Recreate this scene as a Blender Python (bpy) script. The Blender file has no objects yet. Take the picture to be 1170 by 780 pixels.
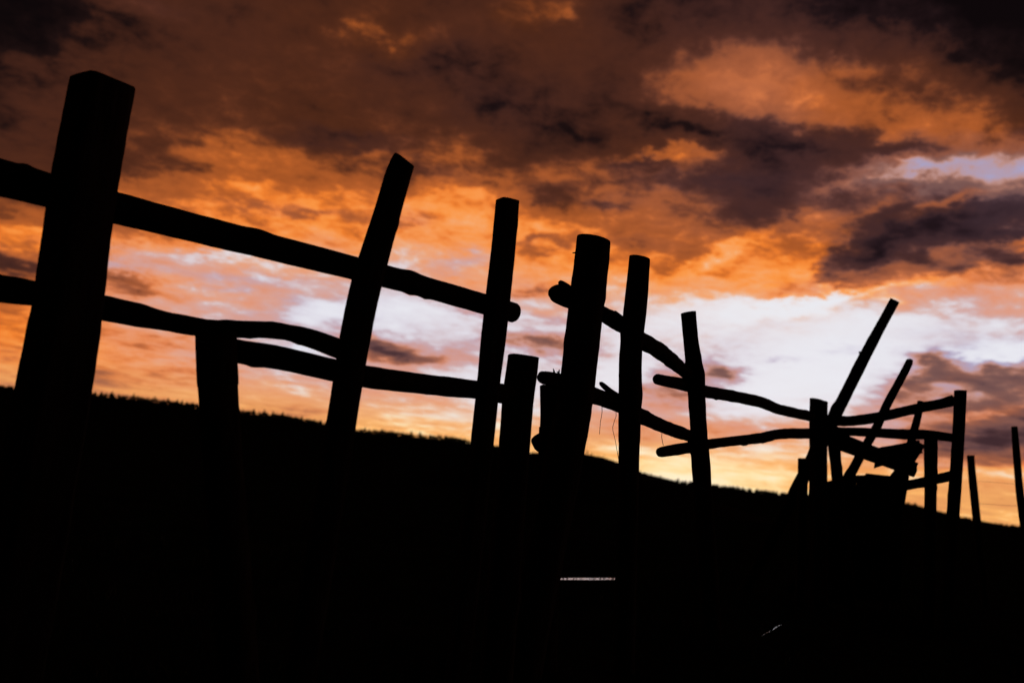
import bpy, bmesh, math, random
from mathutils import Vector, Matrix, Euler, noise

random.seed(11)
scene = bpy.context.scene
C = scene.collection
rad = math.radians

# ------------------------------------------------------------------ camera
CAM_Z = 0.75
FPX = 1137.5                       # 35 mm on a 36 mm frame, in photograph pixels (1170 wide)
PITCH, ROLL = rad(7.7), rad(6.5)
cam_data = bpy.data.cameras.new('camera')
cam_data.lens = 35.0
cam_data.sensor_width = 36.0
cam_data.clip_start = 0.05
cam_data.clip_end = 20000
cam_data.dof.use_dof = True
cam_data.dof.focus_distance = 4.9
cam_data.dof.aperture_fstop = 2.1
cam = bpy.data.objects.new('camera', cam_data)
C.objects.link(cam)
CAM_R = Euler((math.pi / 2 + PITCH, 0, 0)).to_matrix() @ Matrix.Rotation(ROLL, 3, 'Z')
CAM_P = Vector((0, 0, CAM_Z))
cam.matrix_world = Matrix.Translation(CAM_P) @ CAM_R.to_4x4()
scene.camera = cam

def ray(px, py):
    return (CAM_R @ Vector(((px - 585) / FPX, (390 - py) / FPX, -1.0))).normalized()

def at(px, py, Y):                 # the point of the pixel's ray that lies Y metres ahead
    d = ray(px, py)
    return CAM_P + d * (Y / d.y)

def on_ground(px, py, z=0.0):
    d = ray(px, py)
    return CAM_P + d * ((z - CAM_Z) / d.z)

def azel(px, py):
    d = ray(px, py)
    return math.degrees(math.atan2(d.x, d.y)), math.degrees(math.asin(d.z))

def pix(az, el):                   # inverse of azel
    a, e = rad(az), rad(el)
    v = CAM_R.transposed() @ Vector((math.sin(a) * math.cos(e), math.cos(a) * math.cos(e), math.sin(e)))
    return 585 + FPX * v.x / -v.z, 390 - FPX * v.y / -v.z

# ------------------------------------------------------------------ exposure
scene.view_settings.view_transform = 'Standard'
scene.view_settings.look = 'None'
scene.view_settings.exposure = 0.0
scene.view_settings.gamma = 1.0
scene.cycles.use_denoising = True
scene.cycles.max_bounces = 3
scene.cycles.diffuse_bounces = 1
scene.cycles.adaptive_threshold = 0.02

# ------------------------------------------------------------------ sky
def lin(c):
    return tuple(((v / 255) / 12.92 if v <= 10.3 else ((v / 255 + 0.055) / 1.055) ** 2.4) for v in c)

SUN_AZ, SUN_EL = azel(800, 548)[0], 0.4

# cloud thickness over the sunset, sampled every 65 x 45 photograph pixels (0 clear sky .. 1.1 heavy cloud)
XS = [i * 65 for i in range(19)]
YS = [i * 45 for i in range(14)]
THICK = [
 [118,115,106, 90, 96, 98, 94, 91, 94, 80, 84,100,103,101,104,107,114,120,124],
 [113,107,100, 97, 94, 90, 78, 76, 91, 86, 89, 96, 96, 95,100,100,107,118,122],
 [105, 99, 90, 90, 90, 86, 86, 92, 94, 95, 93, 92, 56, 53, 55, 65, 80, 96,108],
 [100, 94, 86, 85, 86, 84, 83, 83, 84, 95, 94, 92, 78, 60, 56, 56, 64, 72, 86],
 [ 92, 88, 78, 77, 71, 74, 77, 72, 69, 82, 84, 74, 62, 78, 80, 70, 48, 30, 32],
 [ 84, 76, 66, 63, 50, 46, 52, 52, 43, 58, 62, 61, 68, 88, 78, 68, 82, 80, 56],
 [ 48, 42, 52, 40, 35, 38, 38, 36, 36, 42, 46, 52, 53, 52, 50, 80, 78, 86, 78],
 [ 72, 50, 30, 28, 25, 24, 24, 18, 26, 36, 36, 40, 42, 42, 38, 62, 58, 52, 46],
 [ 42, 42, 42, 32, 22, 22, 12,  6, 10, 10, 12, 10,  2,  6, 14,  7,  8, 14, 26],
 [ 38, 40, 40, 36, 28, 16, 16, 24, 16, 20, 16,  8, 18, 16,  1,  1,  5, 12, 16],
 [ 40, 40, 38, 36, 32, 30, 26, 18, 12,  6, 12,  8, 12,  1,  0,  4, 38, 52, 50],
 [ 38, 38, 36, 32, 30, 28, 26, 24, 20, 22, 28, 30, 32, 28, 22, 24, 45, 66, 68],
 [ 38, 38, 36, 32, 30, 26, 22, 18, 15, 14, 12,  8,  3,  8, 16, 22, 28, 30, 30],
 [ 38, 38, 36, 32, 30, 26, 22, 18, 15, 14, 12, 10,  6, 12, 16, 20, 22, 24, 24]]
# how far each place turns from orange (0) to violet grey (10)
COOL = [
 [2, 2, 2, 2, 2, 1, 1, 1, 2, 1, 1, 3, 4, 4, 4, 4, 4, 4, 4],
 [2, 2, 2, 2, 2, 1, 0, 0, 2, 1, 1, 2, 3, 3, 4, 3, 3, 3, 3],
 [2, 2, 1, 1, 1, 1, 1, 2, 2, 2, 1, 1, 1, 2, 2, 1, 1, 1, 1],
 [2, 2, 1, 1, 1, 0, 0, 1, 1, 2, 1, 1, 2, 3, 3, 1, 1, 0, 0],
 [2, 1, 1, 1, 0, 0, 1, 1, 1, 2, 2, 1, 1, 4, 5, 4, 6,10,10],
 [1, 1, 1, 1, 0, 0, 0, 1, 0, 1, 1, 3, 3, 5, 4, 4, 6, 7, 8],
 [1, 1, 2, 1, 0, 0, 0, 0, 0, 0, 0, 1, 1, 1, 0, 5, 6, 7, 6],
 [3, 2, 6, 6, 5, 4, 4, 5, 2, 1, 0, 0, 0, 0, 0, 3, 3, 4, 3],
 [0, 0, 3, 4, 6, 6, 7, 7, 6, 5, 5, 4, 2, 2, 1, 3, 4, 5, 4],
 [0, 0, 2, 3, 4, 6, 6, 6, 6, 7, 6, 4, 6, 7, 6, 6, 7, 8, 8],
 [0, 0, 1, 2, 3, 3, 4, 3, 3, 4, 4, 5, 6, 5, 4, 5, 8, 8, 9],
 [0, 0, 0, 0, 1, 1, 2, 2, 2, 2, 3, 4, 3, 2, 2, 4, 7, 8, 8],
 [0, 0, 0, 0, 0, 0, 0, 0, 0, 0, 0, 0, 0, 0, 0, 1, 2, 2, 2],
 [0, 0, 0, 0, 0, 0, 0, 0, 0, 0, 0, 0, 0, 0, 0, 0, 0, 0, 0]]

def grid_at(g, px, py):
    fx = min(max(px / 65, 0), 17.999); fy = min(max(py / 45, 0), 12.999)
    i, j = int(fx), int(fy); a, b = fx - i, fy - j
    return ((g[j][i] * (1 - a) + g[j][i + 1] * a) * (1 - b) + (g[j + 1][i] * (1 - a) + g[j + 1][i + 1] * a) * b)

world = bpy.data.worlds.new('World')
scene.world = world
world.use_nodes = True
nt = world.node_tree
nt.nodes.clear()
NL = nt.links.new

def N(kind, **kw):
    n = nt.nodes.new(kind)
    for k, v in kw.items():
        setattr(n, k, v)
    return n

def put(sock, v):
    if hasattr(v, 'is_output') or isinstance(v, bpy.types.NodeSocket):
        NL(v, sock)
    else:
        sock.default_value = v

def M(op, a, b=0.0, c=0.0, clamp=False):
    n = N('ShaderNodeMath', operation=op, use_clamp=clamp)
    put(n.inputs[0], a); put(n.inputs[1], b); put(n.inputs[2], c)
    return n.outputs[0]

def remap(v, a, b, c=0.0, d=1.0, mode='SMOOTHSTEP'):
    n = N('ShaderNodeMapRange', interpolation_type=mode)
    put(n.inputs[0], v); put(n.inputs[1], a); put(n.inputs[2], b); put(n.inputs[3], c); put(n.inputs[4], d)
    return n.outputs[0]

def mixc(f, a, b, blend='MIX'):
    n = N('ShaderNodeMix', data_type='RGBA', blend_type=blend)
    put(n.inputs[0], f); put(n.inputs[6], a); put(n.inputs[7], b)
    return n.outputs[2]

def ramp(fac, stops, interp='LINEAR'):
    n = N('ShaderNodeValToRGB')
    n.color_ramp.interpolation = interp
    el = n.color_ramp.elements
    while len(el) > 1:
        el.remove(el[-1])
    el[0].position = stops[0][0]; el[0].color = (*stops[0][1], 1)
    for p, c in stops[1:]:
        e = el.new(p); e.color = (*c, 1)
    put(n.inputs[0], fac)
    return n.outputs[0]

def fbm(vec, scale, detail, rough=0.55, dist=0.0, out='Fac'):
    n = N('ShaderNodeTexNoise', noise_dimensions='3D')
    n.inputs['Scale'].default_value = scale
    n.inputs['Detail'].default_value = detail
    n.inputs['Roughness'].default_value = rough
    n.inputs['Distortion'].default_value = dist
    put(n.inputs['Vector'], vec)
    return n.outputs[out]

tc = N('ShaderNodeTexCoord')
sep = N('ShaderNodeSeparateXYZ'); NL(tc.outputs['Generated'], sep.inputs[0])
dx, dy, dz = sep.outputs
u = M('MULTIPLY', M('ARCTAN2', dx, dy), 180 / math.pi)
v = M('MULTIPLY', M('ARCSINE', dz), 180 / math.pi)
# the flat cloud deck seen in perspective
cmb = N('ShaderNodeCombineXYZ')
put(cmb.inputs[0], M('MULTIPLY', u, 0.052))
put(cmb.inputs[1], M('MULTIPLY', M('LOGARITHM', M('ADD', M('MAXIMUM', v, 0.0), 5.0), math.e), 2.35)); cmb.inputs[2].default_value = 3.7
deck = cmb.outputs[0]
# wind-torn edges: shift the place we look up
w1 = N('ShaderNodeSeparateColor'); NL(fbm(deck, 2.6, 4, 0.6, 0.0, 'Color'), w1.inputs[0])
w2 = N('ShaderNodeSeparateColor'); NL(fbm(deck, 9.0, 4, 0.62, 0.0, 'Color'), w2.inputs[0])
def shifted(base, ch, a1, a2):
    s = M('MULTIPLY_ADD', M('SUBTRACT', w1.outputs[ch], 0.5), a1, base)
    return M('MULTIPLY_ADD', M('SUBTRACT', w2.outputs[ch], 0.5), a2, s)
lowfade = remap(v, 0.0, 9.0, 0.35, 1.0)
uu = shifted(u, 0, 4.5, 4.4)
vv = shifted(v, 1, M('MULTIPLY', lowfade, 2.4), M('MULTIPLY', lowfade, 2.3))
ufac = M('DIVIDE', M('ADD', uu, 32.0), 64.0)
ROWS = [-2.0, 0.8, 2.0, 3.3, 4.6, 6.0, 7.5, 9.0, 10.7, 12.5, 14.4, 16.4, 18.6, 21.0, 23.6, 26.4, 30.0]
field = None
for k, el_ in enumerate(ROWS):
    stops = []
    for i in range(32):
        az = -32 + 64 * i / 31
        px, py = pix(az, el_)
        t = grid_at(THICK, px, py) / 100
        c = grid_at(COOL, px, py) / 10
        if t > 0.5: c *= 0.45 + 0.55 * min(max((px - 600) / 250, 0), 1)
        stops.append((i / 31, (t / 1.25, c, 0.0)))
    col = ramp(ufac, stops, 'CARDINAL')
    if field is None:
        field = col
    else:
        field = mixc(remap(vv, ROWS[k - 1], el_, mode='LINEAR'), field, col)
fs = N('ShaderNodeSeparateColor'); NL(field, fs.inputs[0])
base_t = M('MULTIPLY', fs.outputs[0], 1.25)
cool = fs.outputs[1]
# single clouds and rifts: photograph pixel, half sizes, tilt (down right +), thickness, violet
PUFFS = [
 (860, 92, 112, 28, 6, -.07, .1), (1010, 128, 100, 34, 20, -.03, -.1), (800, 146, 80, 18, 20, .24, .0), (930, 163, 85, 14, 10, .26, .15), (1035, 168, 40, 9, 8, .18, .1),
 (650, 115, 105, 36, 6, .05, .1), (770, 174, 75, 7, -4, -.18, -.1), (725, 187, 26, 6, 0, .2, .3), (830, 292, 75, 9, -18, -.20, -.1), (872, 214, 56, 32, 0, .10, .15),
 (1010, 265, 70, 22, -20, .14, .1), (1130, 255, 70, 22, -8, .14, .2), (1060, 243, 42, 9, -18, -.26, -.5), (1000, 333, 120, 8, -7, -.20, -.4), (1120, 300, 70, 8, -10, .14, .1),
 (1150, 275, 20, 7, 0, -.25, -.5), (1110, 190, 80, 10, 2, -.14, .9), (1075, 262, 110, 26, -8, .07, .15), (985, 245, 50, 6, -20, -.1, -.2), (1100, 226, 38, 6, 0, -.10, -.2), (940, 286, 45, 7, -25, -.12, -.3), (1090, 287, 60, 6, -12, -.10, -.2), (985, 205, 60, 7, -12, -.2, .1), (1050, 199, 50, 7, -6, -.12, .5), (1150, 210, 36, 8, 5, -.08, .4), (930, 345, 60, 7, -5, -.06, -.2),
 (815, 424, 25, 13, 15, .36, .4), (762, 440, 36, 16, -10, .28, .3), (842, 434, 14, 7, 25, .15, .2), (428, 394, 34, 13, 14, .40, .2), (485, 406, 52, 11, 0, .28, .2), (600, 336, 24, 7, 0, .18, .2), (545, 352, 40, 6, 6, .10, .2), (640, 360, 30, 6, 0, .08, .2), (650, 166, 75, 18, 0, .10, 0), (785, 206, 70, 11, 3, .16, .3), (935, 226, 62, 13, -6, .12, .1), (612, 392, 48, 11, 8, .36, .3),
 (845, 491, 44, 8, -3, .16, .2), (905, 412, 16, 5, 0, .08, .3), (965, 400, 24, 5, 0, .08, .3), (1055, 432, 30, 12, -30, .20, .2), (1090, 424, 30, 13, 10, .22, .1), (1145, 440, 45, 12, -14, .26, .2), (1165, 405, 40, 9, 0, -.16, .2),
 (1105, 452, 22, 7, 0, -.16, 0), (1125, 476, 45, 6, -4, -.14, -.3), (1130, 507, 75, 17, -3, .18, .2), (1130, 540, 60, 6, 0, -.12, -.5), (1060, 540, 40, 5, 0, -.05, -.3),
 (18, 306, 44, 9, 2, .26, .2), (20, 268, 40, 10, 0, -.10, -.1), (148, 318, 28, 7, 20, .24, -.2), (132, 300, 26, 7, 15, -.14, .3), (235, 288, 55, 7, -6, -.16, .2), (280, 318, 70, 7, 0, -.06, .2),
 (210, 330, 60, 12, 3, .08, -.2), (370, 355, 50, 12, 0, -.10, .2), (330, 395, 30, 6, 0, -.1, .2),
 (425, 44, 22, 9, 0, -.13, -.1), (395, 36, 16, 6, 0, -.10, 0), (600, 20, 36, 13, 10, -.10, -.1), (655, 22, 14, 7, 25, -.12, 0), (480, 76, 70, 14, -5, .10, .1), (560, 110, 50, 24, 15, .06, .1), (185, 6, 30, 9, 0, -.10, .1),
 (385, 158, 60, 9, 3, .14, .2), (255, 178, 45, 9, 0, -.12, 0), (530, 222, 60, 13, 0, -.10, 0), (275, 215, 48, 14, 0, -.10, 0), (345, 247, 60, 6, 3, .12, .2), (470, 255, 30, 6, 0, .10, .2), (490, 195, 50, 8, 4, .10, .1),
 (630, 218, 40, 9, -5, .12, .1), (705, 232, 26, 7, 0, .16, .2), (620, 280, 36, 6, 0, .18, .2), (650, 262, 60, 7, -6, -.08, 0), (730, 275, 50, 6, 6, .10, .1), (960, 305, 60, 12, -22, .16, .2), (900, 330, 40, 8, -10, .06, .1),
 (530, 300, 30, 8, 0, -.08, .4), (500, 335, 40, 6, 8, .12, .1), (690, 480, 60, 12, 5, .05, 0), (500, 460, 40, 8, 5, .05, 0), (340, 470, 30, 5, 0, .10, .2)]
uvc = N('ShaderNodeCombineXYZ'); put(uvc.inputs[0], uu); put(uvc.inputs[1], vv); uvc.inputs[2].default_value = 1.0
acc_t, acc_c = base_t, cool
veil = 0.0
for (px, py, rx, ry, tilt, at_, ac_) in PUFFS:
    az, el_ = azel(px, py)
    th = rad(6.5 - tilt); ka, kb = 19.85 / (rx * 1.1), 19.85 / (ry * 1.15)
    ax = []
    for (cx, cy, kk) in ((math.cos(th), math.sin(th), ka), (-math.sin(th), math.cos(th), kb)):
        dn = N('ShaderNodeVectorMath', operation='DOT_PRODUCT')
        NL(uvc.outputs[0], dn.inputs[0])
        dn.inputs[1].default_value = (cx * kk, cy * kk, -(cx * az + cy * el_) * kk)
        ax.append(dn.outputs['Value'])
    d2 = M('MULTIPLY_ADD', ax[0], ax[0], M('MULTIPLY', ax[1], ax[1]))
    g = M('POWER', 0.3679, d2)
    acc_t = M('MULTIPLY_ADD', g, at_ * 1.15, acc_t)
    if (px, py) == (860, 92): veil = g          # smooth lit veil
    if ac_: acc_c = M('MULTIPLY_ADD', g, ac_, acc_c)
base_t = acc_t
cool = M('ADD', acc_c, 0.0, clamp=True)
# billows and streaks inside the deck
n_big = M('SUBTRACT', fbm(deck, 3.8, 8, 0.56, 0.3), 0.5)
n_mid = M('SUBTRACT', fbm(deck, 12.0, 7, 0.62, 0.35), 0.5)
amp = remap(base_t, 0.0, 0.35, 0.16, 1.0)
amp = M('MULTIPLY', amp, remap(base_t, 0.68, 0.98, 1.0, 0.50))
amp = M('MULTIPLY', amp, M('MULTIPLY_ADD', veil, -0.8, 1.0))
detail = M('ADD', M('MULTIPLY', n_big, 0.62), M('MULTIPLY', n_mid, 0.52))
T = M('MULTIPLY_ADD', detail, amp, base_t)
T = M('MULTIPLY_ADD', M('SINE', M('MULTIPLY', T, 2 * math.pi / 0.30)), -0.032, T)
# away from the sunset the deck closes over
away = remap(M('ABSOLUTE', M('SUBTRACT', u, SUN_AZ)), 48.0, 120.0)
T = M('MULTIPLY_ADD', away, M('SUBTRACT', 0.93, M('MULTIPLY', base_t, 0.93)), T)
T = M('ADD', T, remap(v, 24.0, 45.0, 0.0, 0.2))
tf = M('DIVIDE', M('MAXIMUM', T, 0.0), 1.25)
def stops_of(lst):
    return [(p / 1.25, lin(c)) for p, c in lst]
WARM = stops_of([(0, (233, 233, 239)), (.10, (234, 222, 222)), (.18, (238, 204, 184)), (.25, (247, 176, 118)), (.32, (251, 150, 68)),
                 (.42, (240, 127, 47)), (.55, (190, 98, 42)), (.68, (130, 66, 32)), (.80, (96, 49, 28)),
                 (.94, (66, 34, 22)), (1.06, (28, 15, 13)), (1.2, (12, 7, 8))])
COLD = stops_of([(0, (232, 232, 240)), (.12, (208, 206, 224)), (.25, (166, 162, 198)), (.36, (190, 145, 138)),
                 (.48, (164, 114, 100)), (.60, (122, 86, 82)), (.74, (92, 66, 70)), (.88, (64, 44, 50)),
                 (1.05, (40, 26, 32)), (1.2, (16, 9, 12))])
GLOW = stops_of([(0, (255, 244, 215)), (.10, (255, 224, 165)), (.22, (254, 184, 106)), (.36, (220, 142, 88)),
                 (.5, (186, 120, 84)), (.66, (126, 88, 80)), (.85, (84, 56, 54)), (1.1, (32, 20, 22))])
colr = mixc(cool, ramp(tf, WARM), ramp(tf, COLD))
colr = mixc(remap(vv, 4.5, 1.4), colr, ramp(tf, GLOW))
dim = remap(M('ABSOLUTE', M('SUBTRACT', u, SUN_AZ)), 40.0, 130.0, 1.0, 0.22)
bg = N('ShaderNodeBackground')
NL(mixc(1.0, colr, dim, 'MULTIPLY'), bg.inputs[0]); bg.inputs[1].default_value = 1.0
# the clear dusk air that shows through where the deck is thin
sky = N('ShaderNodeTexSky', sky_type='NISHITA')
sky.sun_disc = False
sky.sun_elevation = rad(SUN_EL); sky.sun_rotation = rad(SUN_AZ)
bg2 = N('ShaderNodeBackground')
NL(mixc(remap(T, 0.0, 0.4, 1.0, 0.0), (0, 0, 0, 1), sky.outputs[0]), bg2.inputs[0]); bg2.inputs[1].default_value = 0.003
add = N('ShaderNodeAddShader'); NL(bg.outputs[0], add.inputs[0]); NL(bg2.outputs[0], add.inputs[1])
out = N('ShaderNodeOutputWorld'); NL(add.outputs[0], out.inputs[0])
world.cycles.sampling_method = 'NONE'      # an even, dim sky needs no light sampling

# ------------------------------------------------------------------ sun, already down behind the ridge
sl = bpy.data.lights.new('sun', 'SUN')
sl.energy = 0.5; sl.angle = rad(0.5); sl.color = (1.0, 0.62, 0.32)
so = bpy.data.objects.new('sun', sl); C.objects.link(so)
sd = Vector((math.sin(rad(SUN_AZ)) * math.cos(rad(SUN_EL)), math.cos(rad(SUN_AZ)) * math.cos(rad(SUN_EL)), math.sin(rad(SUN_EL))))
so.rotation_euler = sd.to_track_quat('Z', 'Y').to_euler()
so.location = (0, 0, 30)

# ------------------------------------------------------------------ materials
def material(name, c1, c2, scale=(4, 4, 4), rough=0.9, bump=0.4, detail=6, spec=0.2, third=None):
    m = bpy.data.materials.new(name); m.use_nodes = True
    t = m.node_tree; b = t.nodes['Principled BSDF']
    b.inputs['Roughness'].default_value = rough
    b.inputs['Specular IOR Level'].default_value = spec
    co = t.nodes.new('ShaderNodeTexCoord')
    mp = t.nodes.new('ShaderNodeMapping'); mp.inputs['Scale'].default_value = scale
    t.links.new(co.outputs['Object'], mp.inputs[0])
    nz = t.nodes.new('ShaderNodeTexNoise'); nz.inputs['Scale'].default_value = 1.0
    nz.inputs['Detail'].default_value = detail; nz.inputs['Roughness'].default_value = 0.65
    t.links.new(mp.outputs[0], nz.inputs['Vector'])
    cr = t.nodes.new('ShaderNodeValToRGB')
    cr.color_ramp.elements[0].position = 0.33; cr.color_ramp.elements[0].color = (*c1, 1)
    cr.color_ramp.elements[1].position = 0.68; cr.color_ramp.elements[1].color = (*c2, 1)
    if third:
        e = cr.color_ramp.elements.new(0.5); e.color = (*third, 1)
    t.links.new(nz.outputs['Fac'], cr.inputs[0]); t.links.new(cr.outputs[0], b.inputs['Base Color'])
    bp = t.nodes.new('ShaderNodeBump'); bp.inputs['Strength'].default_value = bump; bp.inputs['Distance'].default_value = 0.02
    t.links.new(nz.outputs['Fac'], bp.inputs['Height']); t.links.new(bp.outputs[0], b.inputs['Normal'])
    return m

MAT = {
 'bark': material('weathered_bark', (0.018, 0.014, 0.011), (0.046, 0.038, 0.031), (22, 22, 3.5), bump=0.7, spec=0.0, rough=1.0),
 'wood': material('weathered_log', (0.022, 0.018, 0.015), (0.052, 0.044, 0.038), (30, 30, 3), bump=0.5, spec=0.0, rough=1.0),
 'plank': material('old_plank', (0.026, 0.021, 0.018), (0.056, 0.047, 0.040), (3, 40, 40), bump=0.4, spec=0.0, rough=1.0),
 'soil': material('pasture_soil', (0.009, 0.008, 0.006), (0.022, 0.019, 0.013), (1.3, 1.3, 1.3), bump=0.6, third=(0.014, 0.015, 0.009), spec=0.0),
 'heap': material('heaped_earth', (0.018, 0.014, 0.010), (0.040, 0.032, 0.024), (5, 5, 5), bump=0.8, spec=0.0),
 'grass': material('dry_grass', (0.018, 0.020, 0.010), (0.036, 0.034, 0.018), (2, 2, 2), bump=0, spec=0.05),
 'needle': material('conifer_needles', (0.012, 0.022, 0.012), (0.030, 0.045, 0.022), (0.8, 0.8, 0.8), bump=0, spec=0.0),
 'trunk': material('conifer_trunk', (0.03, 0.022, 0.016), (0.06, 0.046, 0.034), (3, 3, 1), bump=0.2),
 'wire': material('rusty_wire', (0.05, 0.035, 0.025), (0.12, 0.08, 0.055), (60, 60, 60), rough=0.6, bump=0),
 'twine': material('frayed_twine', (0.08, 0.06, 0.035), (0.14, 0.11, 0.07), (80, 80, 80), bump=0),
}
wm = bpy.data.materials.new('still_water'); wm.use_nodes = True
wb = wm.node_tree.nodes['Principled BSDF']
wb.inputs['Base Color'].default_value = (0.012, 0.010, 0.008, 1); wb.inputs['Roughness'].default_value = 0.10
wb.inputs['IOR'].default_value = 1.33; wb.inputs['Specular IOR Level'].default_value = 0.5
_nz = wm.node_tree.nodes.new('ShaderNodeTexNoise'); _nz.inputs['Scale'].default_value = 14; _nz.inputs['Detail'].default_value = 3
_bp = wm.node_tree.nodes.new('ShaderNodeBump'); _bp.inputs['Strength'].default_value = 0.10; _bp.inputs['Distance'].default_value = 0.01
_tc = wm.node_tree.nodes.new('ShaderNodeTexCoord')
wm.node_tree.links.new(_tc.outputs['Object'], _nz.inputs['Vector'])
wm.node_tree.links.new(_nz.outputs['Fac'], _bp.inputs['Height']); wm.node_tree.links.new(_bp.outputs[0], wb.inputs['Normal'])
MAT['water'] = wm

# ------------------------------------------------------------------ helpers
def mesh_obj(name, verts, faces, mat, parent=None, smooth=True):
    me = bpy.data.meshes.new(name)
    me.from_pydata([tuple(p) for p in verts], [], faces)
    if smooth:
        me.polygons.foreach_set('use_smooth', [True] * len(me.polygons))
    me.materials.append(MAT[mat]); me.update()
    o = bpy.data.objects.new(name, me); C.objects.link(o)
    if parent is not None:
        o.parent = parent
        o.matrix_parent_inverse = Matrix.Translation(-parent.location)
    return o

def tag(o, label=None, cat=None, group=None, kind=None):
    if label: o['label'] = label
    if cat: o['category'] = cat
    if group: o['group'] = group
    if kind: o['kind'] = kind
    return o

def thing(name, label, cat, loc, group=None):
    o = bpy.data.objects.new(name, None); C.objects.link(o)
    o.empty_display_size = 0.2; o.location = loc
    return tag(o, label, cat, group)

def spline(pts, step):
    """pts: list of (Vector, radius) -> Catmull-Rom samples about every step metres"""
    res = []
    n = len(pts)
    for i in range(n - 1):
        p0 = pts[max(i - 1, 0)]; p1 = pts[i]; p2 = pts[i + 1]; p3 = pts[min(i + 2, n - 1)]
        m = max(2, int((p2[0] - p1[0]).length / step))
        for k in range(m):
            t = k / m
            def cr(a, b, c, d):
                return 0.5 * ((2 * b) + (c - a) * t + (2 * a - 5 * b + 4 * c - d) * t * t + (3 * b - a - 3 * c + d) * t ** 3)
            res.append((cr(p0[0], p1[0], p2[0], p3[0]), cr(p0[1], p1[1], p2[1], p3[1])))
    res.append(pts[-1])
    return res

def log_mesh(pts, seed=0, nseg=16, square=0.0, turn=0.0, lump=0.05, ridge=0.02, step=0.02, cut0=(0, 0), cut1=(0, 0),
             round0=0.0, round1=0.0, knots=3, jag0=0.0, jag1=0.0):
    """a hewn or round log along pts; cut = slant of the end face, round = rounded end, jag = torn end"""
    s = spline(pts, step)
    rnd = random.Random(seed)
    total = sum((s[i + 1][0] - s[i][0]).length for i in range(len(s) - 1))
    axis0 = (s[-1][0] - s[0][0]).normalized()
    ref = Vector((0, -1, 0)) if abs(axis0.y) < 0.8 else Vector((0, 0, 1))
    kn = [(rnd.uniform(0.08, 0.92) * total, rnd.uniform(0, 2 * math.pi), rnd.uniform(0.10, 0.24)) for _ in range(knots)]
    small = [(rnd.uniform(0.03, 0.97) * total, rnd.uniform(0, 2 * math.pi), rnd.uniform(0.05, 0.16)) for _ in range(int(knots * 2.5))]
    verts, faces = [], []
    run = 0.0
    off = Vector((seed * 7.13, seed * 3.7, seed * 1.9))
    n = len(s)
    for i, (p, r) in enumerate(s):
        if i: run += (p - s[i - 1][0]).length
        ax = (s[min(i + 1, n - 1)][0] - s[max(i - 1, 0)][0]).normalized()
        e1 = (ref - ax * ref.dot(ax)).normalized(); e2 = ax.cross(e1)
        endf = 1.0
        for rr, dist in ((round0, run), (round1, total - run)):
            if rr > 0 and dist < rr:
                q = 1 - dist / rr
                endf *= math.sqrt(max(0.10, 1 - q * q))
        wob = 1 + lump * noise.noise(Vector((run * 5.0, 0, 0)) + off) + 0.55 * lump * noise.noise(Vector((run * 16.0, 4, 0)) + off) + 0.35 * lump * noise.noise(Vector((run * 45.0, 8, 0)) + off)
        for k in range(nseg):
            th = 2 * math.pi * k / nseg
            ct, st = math.cos(th + turn), math.sin(th + turn)
            if square > 0:
                e = 2 + 6 * square
                q = (abs(ct) ** e + abs(st) ** e) ** (-1 / e)
                widest = max((abs(math.cos(a)) ** e + abs(math.sin(a)) ** e) ** (-1 / e) * abs(math.sin(a - turn)) for a in [x * 0.1 for x in range(63)])
                q /= widest
            else:
                q = 1.0
            f = wob * (1 + ridge * noise.noise(Vector((ct * 3.1, st * 3.1, run * 2.5)) + off)
                       + ridge * 0.9 * noise.noise(Vector((ct * 9, st * 9, run * 5)) + off))
            for kp, ka, kh in kn:
                da = (th - ka + math.pi) % (2 * math.pi) - math.pi
                f += kh * math.exp(-(((run - kp) / (0.7 * r + 0.01)) ** 2 + (da / 0.55) ** 2))
            for kp, ka, kh in small:
                da = (th - ka + math.pi) % (2 * math.pi) - math.pi
                f += kh * math.exp(-(((run - kp) / (0.28 * r + 0.006)) ** 2 + (da / 0.35) ** 2))
            d = e1 * math.cos(th) + e2 * math.sin(th)
            rr = r * q * f * endf
            pt = p + d * rr
            for (cut, jag, frac) in ((cut0, jag0, 1 - run / total), (cut1, jag1, run / total)):
                if frac > 0.55 and (cut != (0, 0) or jag):
                    w = (frac - 0.55) / 0.45
                    w = w ** 6
                    sgn = -1 if cut is cut0 and frac == 1 - run / total else 1
                    sh = cut[0] * math.cos(th) + cut[1] * math.sin(th)
                    if jag:
                        sh += jag * noise.noise(Vector((ct * 4, st * 4, 9)) + off * 2)
                    pt = pt + ax * (sh * r * w)
            verts.append(pt)
    for i in range(n - 1):
        for k in range(nseg):
            a = i * nseg + k; b = i * nseg + (k + 1) % nseg
            faces.append((a, b, b + nseg, a + nseg))
    for base, flip in ((0, True), ((n - 1) * nseg, False)):
        ring = [base + k for k in range(nseg)]
        c = sum((verts[i] for i in ring), Vector()) / nseg
        inner = []
        for k in range(nseg):
            q = c + (verts[base + k] - c) * 0.55
            q = q + (verts[base + k] - c).length * 0.06 * rnd.uniform(-1, 1) * axis0
            inner.append(len(verts)); verts.append(q)
        ci = len(verts); verts.append(c)
        for k in range(nseg):
            k2 = (k + 1) % nseg
            f1 = (ring[k], ring[k2], inner[k2], inner[k]); f2 = (inner[k], inner[k2], ci)
            faces.append(f1[::-1] if not flip else f1); faces.append(f2[::-1] if not flip else f2)
    return verts, faces

def px_pts(lst, depth):
    """lst of (px, py, width in px); depth a number or a function of px -> world points with radii"""
    res = []
    for (x, y, w) in lst:
        Y = depth(x) if callable(depth) else depth
        p = at(x, y, Y)
        fwd = (p - CAM_P).dot(CAM_R @ Vector((0, 0, -1)))
        res.append((p, 0.5 * w / FPX * fwd))
    return res

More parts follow.
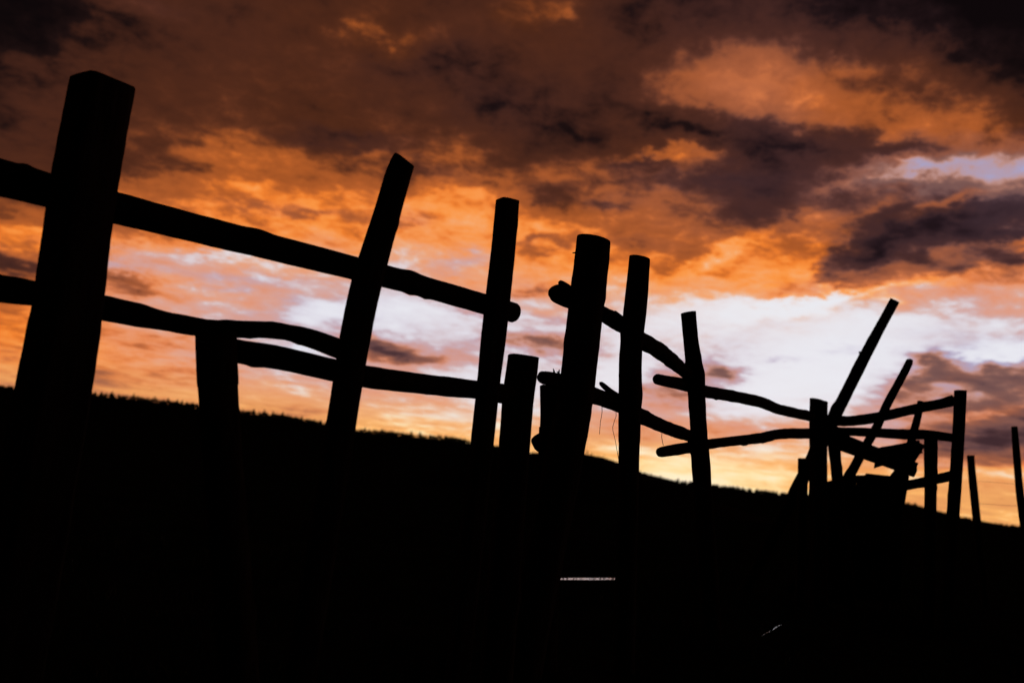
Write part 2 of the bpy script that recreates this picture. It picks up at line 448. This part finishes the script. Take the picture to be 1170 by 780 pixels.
def post(lst, Y, parent, seed, mat='wood', name='post', bury=0.35, **kw):
    pts = px_pts(lst, Y)
    a, b = pts[-2], pts[-1]
    d = (b[0] - a[0]).normalized()
    if b[0].z > -bury:
        L = (b[0].z + bury) / max(0.2, -d.z)
        pts.append((b[0] + d * L, b[1] * 1.04))
    vs, fs_ = log_mesh(pts, seed, **kw)
    return mesh_obj(name, vs, fs_, mat, parent)

def rail(lst, depth, parent, seed, mat='wood', name='rail', **kw):
    vs, fs_ = log_mesh(px_pts(lst, depth), seed, **kw)
    return mesh_obj(name, vs, fs_, mat, parent)

def stub(lst, depth, parent, seed, name='branch_stub', mat='wood', **kw):
    kw = dict(dict(nseg=8, step=0.012, knots=0, ridge=0.05), **kw)
    vs, fs_ = log_mesh(px_pts(lst, depth), seed, **kw)
    o = mesh_obj(name, vs, fs_, mat, None)
    if parent is not None:
        o.parent = parent; o.matrix_parent_inverse = parent.matrix_world.inverted()
    return o

def lerp_depth(tab):
    def f(x):
        if x <= tab[0][0]:
            (x0, y0), (x1, y1) = tab[0], tab[1]
        elif x >= tab[-1][0]:
            (x0, y0), (x1, y1) = tab[-2], tab[-1]
        else:
            for i in range(len(tab) - 1):
                if tab[i][0] <= x <= tab[i + 1][0]:
                    (x0, y0), (x1, y1) = tab[i], tab[i + 1]
                    break
        # straight lines in space are straight in 1/depth on the picture
        return 1 / (1 / y0 + (1 / y1 - 1 / y0) * (x - x0) / (x1 - x0))
    return f

# ------------------------------------------------------------------ ground and far ridge
SKY_PX = [(-60, 436), (0, 440), (60, 444), (110, 448), (150, 451), (200, 458), (240, 464), (275, 467), (330, 474), (370, 481),
          (410, 489), (450, 493), (500, 497), (535, 502), (580, 511), (620, 519), (680, 527), (732, 540), (760, 545), (800, 551),
          (850, 557), (900, 563), (960, 567), (1000, 569), (1040, 573), (1070, 581), (1100, 588), (1130, 594), (1170, 599), (1230, 605)]
SKY_AE = [azel(*p) for p in SKY_PX]
RIDGE = 1100.0

def ridge_el(az):
    if az <= SKY_AE[0][0] or az >= SKY_AE[-1][0]:
        e = SKY_AE[0][1] if az <= SKY_AE[0][0] else SKY_AE[-1][1]
        edge = SKY_AE[0][0] if az <= SKY_AE[0][0] else SKY_AE[-1][0]
        d = min(abs(az - edge) / 25, 1)
        return e * (1 - d) + d * (2.0 + 0.7 * math.sin(az * 0.09 + 1))
    for i in range(len(SKY_AE) - 1):
        if SKY_AE[i][0] <= az <= SKY_AE[i + 1][0]:
            t = (az - SKY_AE[i][0]) / (SKY_AE[i + 1][0] - SKY_AE[i][0])
            return SKY_AE[i][1] * (1 - t) + SKY_AE[i + 1][1] * t

def crest(az):                      # bare ground height of the crest, trees come on top
    return CAM_Z + RIDGE * math.tan(rad(ridge_el(az))) - 2.4

def ground_z(x, y):
    r = math.hypot(x, y); az = math.degrees(math.atan2(x, y))
    z = 0.05 * noise.noise(Vector((x * 0.5, y * 0.5, 0))) + 0.02 * noise.noise(Vector((x * 1.7, y * 1.7, 3)))
    z *= min(1.0, r / 10) if r < 40 else 1.0
    if r > 40:
        z += 0.5 * noise.noise(Vector((x * 0.03, y * 0.03, 1))) * min(1, (r - 40) / 200) - 0.2 * min(1, (r - 40) / 100)
    if r > 300:
        h = crest(az)
        if r <= RIDGE:
            t = (r - 300) / (RIDGE - 300); z += h * t ** 1.5
        else:
            z += h * max(0.3, 1 - (r - RIDGE) / 2500)
    return z - 0.06

gv, gf = [], []
NSEG, NR = 240, 100
for i in range(NR):
    r = 0.6 * (6000 / 0.6) ** (i / (NR - 1))
    for k in range(NSEG):
        a = 2 * math.pi * k / NSEG
        x, y = r * math.sin(a), r * math.cos(a)
        gv.append((x, y, ground_z(x, y)))
gc = len(gv); gv.append((0, 0, -0.06))
for i in range(NR - 1):
    for k in range(NSEG):
        a = i * NSEG + k; b = i * NSEG + (k + 1) % NSEG
        gf.append((a, a + NSEG, b + NSEG, b))
for k in range(NSEG):
    gf.append((gc, k, (k + 1) % NSEG))
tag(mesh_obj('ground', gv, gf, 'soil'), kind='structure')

# low earth mound behind the thick post
MY = 60.0
mc = at(654, 545, MY); mv, mf = [], []
MR, MS = 24, 64
MRAD = 13.0
peak = at(656, 509, MY).z
for i in range(MR + 1):
    q = i / MR
    for k in range(MS):
        a = 2 * math.pi * k / MS
        rr = q * MRAD * (1 + 0.12 * noise.noise(Vector((math.cos(a), math.sin(a), 5))))
        x, y = mc.x + rr * math.cos(a), MY + rr * math.sin(a)
        h = peak * (1 - q) ** 1.08 * (1 - 0.10 * math.exp(-(q / 0.1) ** 2))
        h += 0.12 * noise.noise(Vector((x * 0.6, y * 0.6, 2))) * (1 - q) + 0.05 * noise.noise(Vector((x * 2, y * 2, 2))) * (1 - q)
        mv.append((x, y, h - 0.5 * q))
for i in range(MR):
    for k in range(MS):
        a = i * MS + k; b = i * MS + (k + 1) % MS
        mf.append((a, a + MS, b + MS, b))
mf.append(tuple(range(MS)))
tag(mesh_obj('earth_mound', mv, mf, 'heap'), kind='structure')

# puddles
def puddle(cx0, cx1, cy0, cy1, seed, slant=0.0):
    n = 40; vs = []
    for k in range(n):
        a = 2 * math.pi * k / n
        f = 1 + 0.22 * noise.noise(Vector((math.cos(a) * 2.2, math.sin(a) * 2.2, seed)))
        px = (cx0 + cx1) / 2 + (cx1 - cx0) / 2 * math.cos(a) * f
        py = (cy0 + cy1) / 2 + (cy1 - cy0) / 2 * math.sin(a) * f
        py += slant * math.cos(a)
        p = on_ground(px, py, 0.012)
        vs.append((p.x, p.y, 0.012))
    c = (sum(p[0] for p in vs) / n, sum(p[1] for p in vs) / n, 0.012)
    vs.append(c)
    fs_ = [(n, (k + 1) % n, k) for k in range(n)]
    return tag(mesh_obj('puddle_water', vs, fs_, 'water', smooth=False), kind='structure')
PUDDLES = [(628, 716, 659.8, 662.0), (868, 895, 712, 728)]
puddle(*PUDDLES[0], 1)
puddle(869, 892, 719.3, 720.7, 2, -7.0)

# grass, thin and grazed
def screen_of(x, y, z):
    v_ = CAM_R.transposed() @ (Vector((x, y, z)) - CAM_P)
    return (585 + FPX * v_.x / -v_.z, 390 - FPX * v_.y / -v_.z) if v_.z < 0 else (0, 0)
gv, gf = [], []
rg = random.Random(5)
def blade(x, y, z, h, lean, w):
    a = rg.uniform(0, 6.283); ca, sa = math.cos(a), math.sin(a)
    la = rg.uniform(0, 6.283); lx, ly = math.cos(la) * lean * h, math.sin(la) * lean * h
    b = len(gv)
    gv.extend([(x - ca * w, y - sa * w, z), (x + ca * w, y + sa * w, z),
               (x + lx * 0.35 + ca * w * 0.7, y + ly * 0.35 + sa * w * 0.7, z + h * 0.55), (x + lx * 0.35 - ca * w * 0.7, y + ly * 0.35 - sa * w * 0.7, z + h * 0.55),
               (x + lx, y + ly, z + h)])
    gf.extend([(b, b + 1, b + 2, b + 3), (b + 3, b + 2, b + 4)])
for _ in range(3600):
    yy = 1.2 * (34 / 1.2) ** rg.random()
    xx = rg.uniform(-0.75, 0.75) * yy + rg.uniform(-1, 1)
    z0 = ground_z(xx, yy)
    hmax = rg.uniform(0.03, 0.14) * (1.0 if noise.noise(Vector((xx * 0.6, yy * 0.6, 8))) > -0.1 else 0.5)
    tx, ty = screen_of(xx, yy, z0 + hmax); bx_, by_ = screen_of(xx, yy, z0)
    skip = False
    for (a, b, c, d) in PUDDLES:
        if a - 6 < bx_ < b + 6 and by_ > c - 2 and ty < d + 3:
            skip = True
    if skip: continue
    for _k in range(rg.randint(5, 11)):
        blade(xx + rg.gauss(0, 0.04), yy + rg.gauss(0, 0.04), z0 - 0.01, hmax * rg.uniform(0.5, 1), rg.uniform(0.1, 0.8), 0.0025 + 0.0003 * yy)
# a few blades standing in the water's edge
for (a, b, c, d), cnt in zip(PUDDLES, (90, 60)):
    for _ in range(cnt):
        p = on_ground(rg.uniform(a, b), rg.uniform(d - 2, d + 3) if cnt == 90 else rg.uniform(c, d + 2), 0.0)
        blade(p.x, p.y, 0.0, rg.uniform(0.010, 0.042) if cnt == 90 else rg.uniform(0.02, 0.06), rg.uniform(0.2, 0.9), 0.005)
for _ in range(2500):                                     # on the mound
    a = rg.uniform(0, 6.283); q = math.sqrt(rg.random()) * 10
    x, y = mc.x + q * math.cos(a), MY + q * math.sin(a)
    h0 = peak * (1 - q / MRAD) ** 1.08 - 0.2
    blade(x, y, h0, rg.uniform(0.12, 0.3), rg.uniform(0.1, 0.8), 0.02)
tag(mesh_obj('grass', gv, gf, 'grass', smooth=False), 'short dark grass over the pasture', 'grass', kind='stuff')

# ------------------------------------------------------------------ far wood on the ridge
def conifer(vs, fs_, x, y, z, h, w, rnd, tiers=4, seg=7):
    for t in range(tiers):
        z0 = z + h * (0.08 + 0.80 * t / tiers); z1 = z + h * min(1.0, 0.08 + 0.80 * t / tiers + 1.5 / tiers * 0.62 + 0.08)
        if t == tiers - 1: z1 = z + h
        r = w * (1 - 0.82 * t / tiers)
        b = len(vs)
        for k in range(seg):
            a = 2 * math.pi * k / seg + rnd.uniform(-.25, .25)
            q = r * rnd.uniform(0.7, 1.2)
            vs.append((x + q * math.cos(a), y + q * math.sin(a), z0 - rnd.uniform(0, 0.05) * h))
        vs.append((x + rnd.uniform(-.04, .04) * w, y, z1))
        for k in range(seg):
            fs_.append((b + k, b + (k + 1) % seg, b + seg))

rw = random.Random(21)
wv, wf = [], []
az = -40.0
while az < 42:
    az += rw.uniform(0.08, 0.2)
    for row in range(3):
        a = az + rw.uniform(-0.15, 0.15)
        r = RIDGE - row * 16 + rw.uniform(-7, 4)
        x, y = r * math.sin(rad(a)), r * math.cos(rad(a))
        patch = noise.noise(Vector((a * 0.55, 3, 0)))
        px_, _ = pix(a, ridge_el(a))
        scale_ = 1.0 if px_ < 980 else 0.62
        h = (rw.uniform(2.8, 4.0) + 1.9 * patch) * scale_
        conifer(wv, wf, x, y, ground_z(x, y) - 0.5, h, h * rw.uniform(0.55, 0.95), rw, 3, 7)
tag(mesh_obj('distant_wood', wv, wf, 'needle', smooth=False), 'dark distant wood along the ridge on the horizon', 'wood', kind='stuff')

def tree_kind(seed):
    r_ = random.Random(seed); vs, fs_ = [], []
    conifer(vs, fs_, 0, 0, 0, 1.0, 0.24 + 0.05 * (seed % 3), r_, tiers=6, seg=9)
    me = bpy.data.meshes.new('crown'); me.from_pydata(vs, [], fs_); me.materials.append(MAT['needle'])
    tv, tf_ = log_mesh([(Vector((0, 0, -0.08)), 0.030), (Vector((0, 0, 0.3)), 0.024), (Vector((0, 0, 0.85)), 0.008)], seed, nseg=7, step=0.12, knots=0)
    mt = bpy.data.meshes.new('trunk'); mt.from_pydata([tuple(p) for p in tv], [], tf_); mt.materials.append(MAT['trunk'])
    return me, mt
KINDS = [tree_kind(s) for s in (1, 2, 3)]
TREES = [(116, 8.0), (128, 9.0), (153, 9.6), (177, 9.0), (192, 9.2), (203, 10.0), (208, 9.6), (290, 8.6), (302, 10.0), (312, 8.8),
         (323, 10.2), (345, 8.6), (417, 8.2), (437, 9.2), (447, 8.6), (470, 9.2), (480, 8.4), (518, 8.4), (755, 7.2), (775, 7.0), (842, 7.4), (866, 7.0), (1046, 6.4)]
for i, (px_, h) in enumerate(TREES):
    # find the azimuth on the ridge that shows at this column
    py_ = next(SKY_PX[k][1] + (SKY_PX[k + 1][1] - SKY_PX[k][1]) * (px_ - SKY_PX[k][0]) / (SKY_PX[k + 1][0] - SKY_PX[k][0])
               for k in range(len(SKY_PX) - 1) if SKY_PX[k][0] <= px_ <= SKY_PX[k + 1][0])
    a = azel(px_, py_)[0]
    x, y = (RIDGE - 4) * math.sin(rad(a)), (RIDGE - 4) * math.cos(rad(a))
    where = ('right of the thick square post' if px_ < 240 else 'right of the short stump post' if px_ < 380 else
             'between the slanting and the square slim posts' if px_ < 540 else 'between the two slim round posts' if px_ < 790 else
             'left of the log pen' if px_ < 900 else 'under the log pen rails')
    lab = 'tiny dark conifer on the ridge line ' + where
    grp = 'conifers ' + where
    t = thing('conifer_tree', lab, 'tree', (x, y, ground_z(x, y)), grp)
    h *= 0.57; t.scale = (h * 1.8, h * 1.8, h); t.rotation_euler = (0, 0, i * 1.3)
    for me, nm in zip(KINDS[i % 3], ('crown', 'trunk')):
        o = bpy.data.objects.new(nm, me); C.objects.link(o); o.parent = t

# ------------------------------------------------------------------ left log fence
def base_at(px, Y):
    p = at(px, 560, Y)
    return Vector((p.x, Y, 0))

A = thing('log_fence', 'nearest log fence at left, thick square post with two long rails', 'fence', base_at(115, 3.1))
post([(117.5, 94.5, 72), (105, 160, 75), (92, 236, 75), (84, 300, 77), (78, 350, 78), (62, 440, 84)], 3.1, A, 1, 'wood',
     square=0.9, turn=rad(51), nseg=32, lump=0.025, ridge=0.018, knots=2)['label'] = 'thick square-hewn post, tallest of the fence'
post([(461.5, 183.5, 29), (455, 200, 32), (442, 245, 33), (428.5, 290, 36.5), (416, 335, 37.5), (405, 390, 37.5), (389.5, 485, 36.5)], 3.45, A, 2, 'wood',
     square=0.35, turn=rad(20), nseg=20, lump=0.03, cut0=(0.0, -0.22), knots=1)
post([(580, 229, 27), (575, 285, 28), (569, 340, 29), (560, 420, 28), (551, 505, 27)], 3.85, A, 3, 'wood', square=0.6, turn=rad(30), nseg=24, lump=0.03, knots=2)
post([(247, 380, 46), (247, 400, 46), (249, 440, 45), (251, 468, 44)], 3.25, A, 4, 'bark', lump=0.04, ridge=0.035, knots=4)['label'] = 'short stump post under the wavy rail'
post([(598, 407, 36), (596, 425, 36), (592, 455, 36), (588, 505, 36)], 4.02, A, 5, 'wood', square=0.3, turn=rad(12), nseg=20, lump=0.025, cut0=(0, -0.02), knots=1)
dA = lerp_depth([(90, 3.26), (425, 3.58), (575, 3.97)])
rail([(-70, 185, 46), (0, 203, 43), (129, 236.5, 36.5), (270, 272.5, 31.5), (404, 306, 27.5), (500, 332, 24.5), (591.5, 358.5, 23.5)],
     dA, A, 6, 'wood', lump=0.03, ridge=0.03, round1=0.026, step=0.012)
rail([(-60, 322, 33), (-20, 325, 33), (0, 329.5, 31), (38, 335, 29), (112, 350, 26), (150, 358.5, 26), (195, 368, 22.5), (235, 374.5, 21), (270, 376, 21), (310, 377, 21), (335, 381, 21), (360, 388, 22), (384, 397, 22), (405, 404, 20)],
     dA, A, 7, 'bark', lump=0.12, ridge=0.04, knots=6, round1=0.02)
rail([(232, 390, 26), (270, 401, 27), (320, 409, 26), (381, 423, 25.5), (417, 430, 25), (480, 438, 24), (543, 445, 22), (572, 448.5, 22), (596, 452, 21)],
     lerp_depth([(247, 3.40), (425, 3.56), (575, 3.96)]), A, 8, 'wood', lump=0.06, ridge=0.03)

# ------------------------------------------------------------------ middle log fence
B = thing('log_fence', 'middle log fence from the thick round post to two slimmer posts, knotty sloping rails', 'fence', base_at(665, 4.3))
p4 = post([(678, 273, 39), (675.5, 300, 39.5), (670, 345, 40), (664, 400, 41), (658, 450, 41), (650, 495, 43), (644, 525, 44)], 4.3, B, 11, 'wood',
     lump=0.05, ridge=0.025, nseg=22, knots=3, cut0=(0, -0.10))
stub([(660, 288.5, 2.5), (654, 289, 1.2)], 4.24, p4, 12, name='twig')
p5 = post([(731, 294.5, 24), (727, 340, 26), (721, 400, 26), (720, 440, 26.5), (719, 500, 25), (718, 540, 24)], 4.65, B, 13, 'wood', lump=0.03, knots=1, cut0=(0, -0.1))
p6 = post([(786.5, 357, 17.5), (789.5, 390, 18), (794, 425, 20.5), (797, 470, 20), (802, 548, 21), ], 5.7, B, 14, 'bark', lump=0.07, knots=4, cut0=(0, 0.08))
sp = post([(629, 440, 25), (630, 465, 25), (631, 490, 27), (630, 515, 29)], 4.46, B, 15, 'bark', lump=0.05, ridge=0.05, jag0=0.5, knots=3)
dB = lerp_depth([(670, 4.46), (724, 4.80), (794, 5.84)])
r1 = rail([(630, 333.5, 20), (640, 336.5, 21), (655, 343, 21), (687, 358, 18.5), (711, 371.5, 18), (732, 388, 18.5), (755, 402, 18), (782, 424, 15), (792, 431, 14)],
     dB, B, 16, 'bark', lump=0.12, knots=7, ridge=0.05, round0=0.05, round1=0.02)
stub([(656, 335, 8), (648, 328, 8), (641, 323.5, 7), (638, 322, 5)], 4.44, r1, 17, round1=0.006)
stub([(710, 364, 7), (704, 358, 5), (702.5, 355, 2)], 4.74, r1, 18)
r2 = rail([(620, 431, 14), (632, 434, 18), (655, 442, 19), (675, 450, 19), (709, 463, 18), (733, 475.5, 17.5), (757, 486.5, 14.5), (785, 497, 14), (798, 502, 13)],
     dB, B, 19, 'bark', lump=0.12, knots=6, ridge=0.06, jag0=0.3, round1=0.02)
stub([(706, 454, 9), (697, 447, 7), (689, 440, 6), (685, 436.5, 4)], 4.72, r2, 20, round1=0.005)
for i, (x0, y0, x1, y1, w) in enumerate([(628, 428, 623, 424, 4), (633, 428, 632, 421, 3), (637, 428, 639, 422, 3), (641, 430, 636, 424, 2.5), (636, 427, 630, 425, 2)]):
    stub([(x0, y0, w), ((x0 + x1) / 2 + 0.6, (y0 + y1) / 2, w * 0.8), (x1, y1, 0.8)], 4.42, r2, 30 + i, name='splinter')
rail([(607, 503, 12), (613, 504, 18), (624, 508, 19), (646, 516, 18)], 4.58, B, 21, 'bark', lump=0.08, knots=2, round0=0.035)

# loose twine hanging from the lower knotty rail
def twine(lst, Y, label, seed):
    vs, fs_ = log_mesh(px_pts([(x, y, 0.75) for x, y in lst], Y), seed, nseg=6, step=0.02, knots=0, lump=0.3)
    tag(mesh_obj('baling_twine', vs, fs_, 'twine'), label, 'twine', 'twine hanging from the lower knotty rail')
twine([(687, 455), (688, 470), (686, 482), (685, 496)], 4.5, 'thin loose twine hanging just right of the thick round post', 1)
twine([(703, 465), (704, 475), (700, 488), (703, 503), (707, 526)], 4.62, 'longest kinked twine hanging left of the second slim post', 2)
twine([(757, 490), (756, 499), (758, 509)], 5.3, 'shortest twine hanging between the two slim posts', 3)

# ------------------------------------------------------------------ tumbledown pen at right
P = thing('log_pen', 'tumbledown log pen at right with sagging rails and uneven posts', 'pen', base_at(935, 8.6))
post([(935.5, 457, 19.5), (935, 480, 19.5), (935, 520, 19), (935, 560, 19)], 8.6, P, 41, 'wood', square=0.5, turn=rad(15), nseg=20, lump=0.03, cut0=(0, -0.2), knots=2)
post([(917.5, 523.5, 11), (917.5, 540, 11), (917, 562, 10.5)], 8.75, P, 42, 'wood', square=0.4, nseg=16, lump=0.04, knots=1)
post([(950, 486, 13), (953.5, 515, 13.5), (957, 548, 13)], 8.9, P, 43, 'bark', lump=0.06, knots=2)
post([(1097.5, 446, 12), (1096, 480, 12.2), (1093, 530, 12.5), (1089, 587, 12.5)], 8.0, P, 44, 'wood', square=0.3, nseg=16, lump=0.03, cut0=(0, 0.05), knots=2)
post([(1063.5, 499, 14.5), (1063.5, 520, 14.8), (1063.3, 550, 14.2), (1063, 586, 13.5)], 8.25, P, 45, 'bark', lump=0.05, knots=3)
dC = lerp_depth([(794, 5.88), (935, 8.8)])
rail([(749.5, 432.5, 12), (757, 434.5, 13), (785, 440, 14.5), (806, 447, 14), (840, 453, 13.5), (868, 459, 13), (880, 463.5, 12.5), (892, 468, 12), (927, 475.5, 11.5), (945, 479, 11)],
     dC, P, 46, 'bark', lump=0.06, knots=5, ridge=0.04, round0=0.03)
rail([(753, 516.5, 11), (760, 515.5, 12), (790, 510.5, 13), (811, 507, 11.5), (840, 503.5, 11.5), (870, 500, 12), (893, 495.5, 12), (927, 495, 12), (946, 495, 11)],
     dC, P, 47, 'bark', lump=0.07, knots=5, ridge=0.04, round0=0.03)
dD = lerp_depth([(940, 8.78), (1095, 8.14)])
rail([(938, 479.5, 12), (958, 480.5, 12), (975, 480.5, 11.5), (1005, 476, 11), (1050, 466, 11), (1075, 461, 12), (1090, 457, 13)], dD, P, 48, 'bark', lump=0.07, knots=5, ridge=0.04)
rail([(938, 493, 10), (975, 493, 10), (1005, 494.5, 11), (1035, 496, 11.5), (1062, 496.5, 10.5), (1092, 500.5, 10)], dD, P, 49, 'bark', lump=0.06, knots=4)
rail([(1022, 557, 11), (1050, 551.5, 11), (1075, 546, 11), (1091, 542.5, 12)], dD, P, 50, 'bark', lump=0.06, knots=2)

def lean_pole(lst, Y0, Y1, label, seed, knots=5):
    ys = [p[1] for p in lst]
    pts = []
    for (x, y, w) in lst:
        t = (y - ys[0]) / (ys[-1] - ys[0])
        Y = Y0 + (Y1 - Y0) * t
        pts += px_pts([(x, y, w)], Y)
    a, b = pts[-2], pts[-1]
    d = (b[0] - a[0]).normalized()
    pts.append((b[0] + d * ((b[0].z + 0.12) / -d.z), b[1]))
    base = pts[-1][0]
    vs, fs_ = log_mesh(pts, seed, lump=0.06, ridge=0.04, knots=knots)
    o = mesh_obj('leaning_pole', vs, fs_, 'bark')
    tag(o, label, 'pole', 'poles leaning on the pen')
    return o
lp1 = lean_pole([(1022.5, 343, 11), (1010, 366, 11.5), (985.5, 412, 13), (960.5, 462, 14), (945.5, 490, 14.5), (915.5, 549, 15)], 8.5, 9.2,
          'longest pole, leaning highest over the pen above its thick corner post', 61)
stub([(984, 405, 5), (983, 403, 3.5), (981.5, 402, 2)], 8.62, lp1, 62)
lean_pole([(1039, 412, 8), (1036, 420, 9), (1013, 463, 9.5), (1002, 487, 10), (986, 515, 10.5), (968, 549, 11)], 8.4, 9.2,
          'middle leaning pole, its tip right of the longest pole', 63)
lean_pole([(1052.5, 459, 8), (1047, 482, 8.5), (1041, 505, 9), (1034, 540, 9.5), (1028, 580, 10)], 8.45, 8.9,
          'shortest leaning pole, its tip barely above the upper pen rail', 64, 3)

def board(x0, y0, w0, x1, y1, w1, Y0, Y1, label, seed, parent=None, name='broken_board', mat='plank', jag=0.12):
    """a sawn board between two picture points, real width and 25 mm thick, torn ends"""
    r_ = random.Random(seed)
    a, b = at(x0, y0, Y0), at(x1, y1, Y1)
    ax = (b - a).normalized(); view = (a - CAM_P).normalized()
    side = ax.cross(view).normalized(); nrm = side.cross(ax).normalized()
    wa, wb_ = 0.5 * w0 / FPX * Y0, 0.5 * w1 / FPX * Y1
    n = 14; vs, fs_ = [], []
    L = (b - a).length
    rows = 5
    for j in range(rows):
        s_ = -1 + 2 * j / (rows - 1)
        e0, e1 = r_.uniform(-jag, jag) * wa, r_.uniform(-jag, jag) * wb_
        for i in range(n):
            t = i / (n - 1)
            w = wa + (wb_ - wa) * t
            p = a + ax * (e0 + (L + e1 - e0) * t) + side * (w * s_ * (1 + 0.05 * noise.noise(Vector((t * 5, s_, seed))))) + nrm * 0.015 * noise.noise(Vector((t * 3, s_, seed + 4)))
            vs.append(p)
    m = len(vs)
    vs += [p + nrm * 0.025 for p in vs]
    def q(i, j, k): return k * m + j * n + i
    for j in range(rows - 1):
        for i in range(n - 1):
            fs_.append((q(i, j, 0), q(i + 1, j, 0), q(i + 1, j + 1, 0), q(i, j + 1, 0)))
            fs_.append((q(i, j, 1), q(i, j + 1, 1), q(i + 1, j + 1, 1), q(i + 1, j, 1)))
    for i in range(n - 1):
        fs_.append((q(i, 0, 0), q(i, 0, 1), q(i + 1, 0, 1), q(i + 1, 0, 0)))
        fs_.append((q(i, rows - 1, 0), q(i + 1, rows - 1, 0), q(i + 1, rows - 1, 1), q(i, rows - 1, 1)))
    for j in range(rows - 1):
        fs_.append((q(0, j, 0), q(0, j + 1, 0), q(0, j + 1, 1), q(0, j, 1)))
        fs_.append((q(n - 1, j, 0), q(n - 1, j, 1), q(n - 1, j + 1, 1), q(n - 1, j + 1, 0)))
    o = mesh_obj(name, vs, fs_, mat, parent, smooth=False)
    if label: tag(o, label, 'board', 'boards fallen inside the pen')
    return o
board(940, 497, 20, 1047, 537, 17, 8.85, 8.62, 'wide fallen board sloping down right across the inside of the pen', 71)
board(996, 524, 22, 1052, 510, 15, 8.72, 8.55, 'short fallen board rising right to the middle pen post', 72)
board(1052, 506, 11, 1018, 556, 16, 8.66, 8.8, 'steep broken board crossing the other fallen boards at right', 73)

# plank feed box inside the pen
fb = base_at(1000, 9.0)
F = thing('feed_box', 'dark plank feed box with a low pitched lid inside the pen', 'box', fb)
def fplank(x0, y0, w0, x1, y1, w1, Y0, Y1, seed, nm='plank'):
    return board(x0, y0, w0, x1, y1, w1, Y0, Y1, None, seed, F, nm, jag=0.04)
for i, (x0, x1, t0) in enumerate([(936, 952, 549.5), (951, 967, 551.5), (966, 978, 551), (979, 991, 546.5), (992, 1004, 546), (1005.5, 1017.5, 547), (1018.5, 1030.5, 549)]):
    fplank((x0 + x1) / 2, t0, x1 - x0, (x0 + x1) / 2 - 2, t0 + 138, x1 - x0, 8.98, 8.98, 80 + i)
for i, (x0, x1, t0) in enumerate([(968, 983, 552), (984, 998, 548), (999, 1013, 548), (1014, 1027, 550)]):
    fplank((x0 + x1) / 2, t0, x1 - x0, (x0 + x1) / 2 - 2, t0 + 128, x1 - x0, 9.45, 9.45, 90 + i)
fplank(962, 553, 6, 993, 544, 6, 8.94, 8.94, 95, 'lid_board')
fplank(990, 543.5, 6, 1037, 549, 7, 8.94, 8.94, 96, 'lid_board')
fplank(962, 553, 6, 993, 544, 6, 9.5, 9.5, 97, 'lid_board')
fplank(990, 543.5, 6, 1037, 549, 7, 9.5, 9.5, 98, 'lid_board')
for s_, (xa, ya, xb, yb) in enumerate([(962, 552, 992, 542.5), (991, 542.5, 1037, 548)]):
    a0, b0 = at(xa, ya, 8.96), at(xb, yb, 8.96)
    th_ = Vector((0, 0, 0.025)); dpt = Vector((0.01, 0.56, 0.0))
    vs = [a0, b0, b0 + dpt, a0 + dpt]; vs = [p - th_ for p in vs] + vs
    mesh_obj('lid_panel', vs, [(0, 3, 2, 1), (4, 5, 6, 7), (0, 1, 5, 4), (1, 2, 6, 5), (2, 3, 7, 6), (3, 0, 4, 7)], 'plank', F, smooth=False)

# ------------------------------------------------------------------ wire fence beyond the pen
W = thing('wire_fence', 'thin wire fence beyond the pen at the right edge, two slim stakes', 'fence', base_at(1112, 11.0))
post([(1109, 520, 8.3), (1111, 545, 8.6), (1116, 594, 9)], 11.0, W, 101, 'wood', lump=0.04, knots=1)
post([(1159, 487, 7), (1162, 525, 8.2), (1165, 560, 8.5), (1170, 598, 9)], 10.2, W, 102, 'wood', lump=0.05, knots=2)
for k, (y0, y1, y2, y3) in enumerate([(574.5, 575.5, 577.5, 578), (549, 550, 553, 554)]):
    dW = lerp_depth([(1109, 11.08), (1163, 10.28)])
    rail([(1112, y0, 0.28), (1135, y1 + 0.6, 0.28), (1164, y2, 0.28), (1215, y3, 0.28)], dW, W, 103 + k, 'wire', 'wire', nseg=6, knots=0, step=0.1)
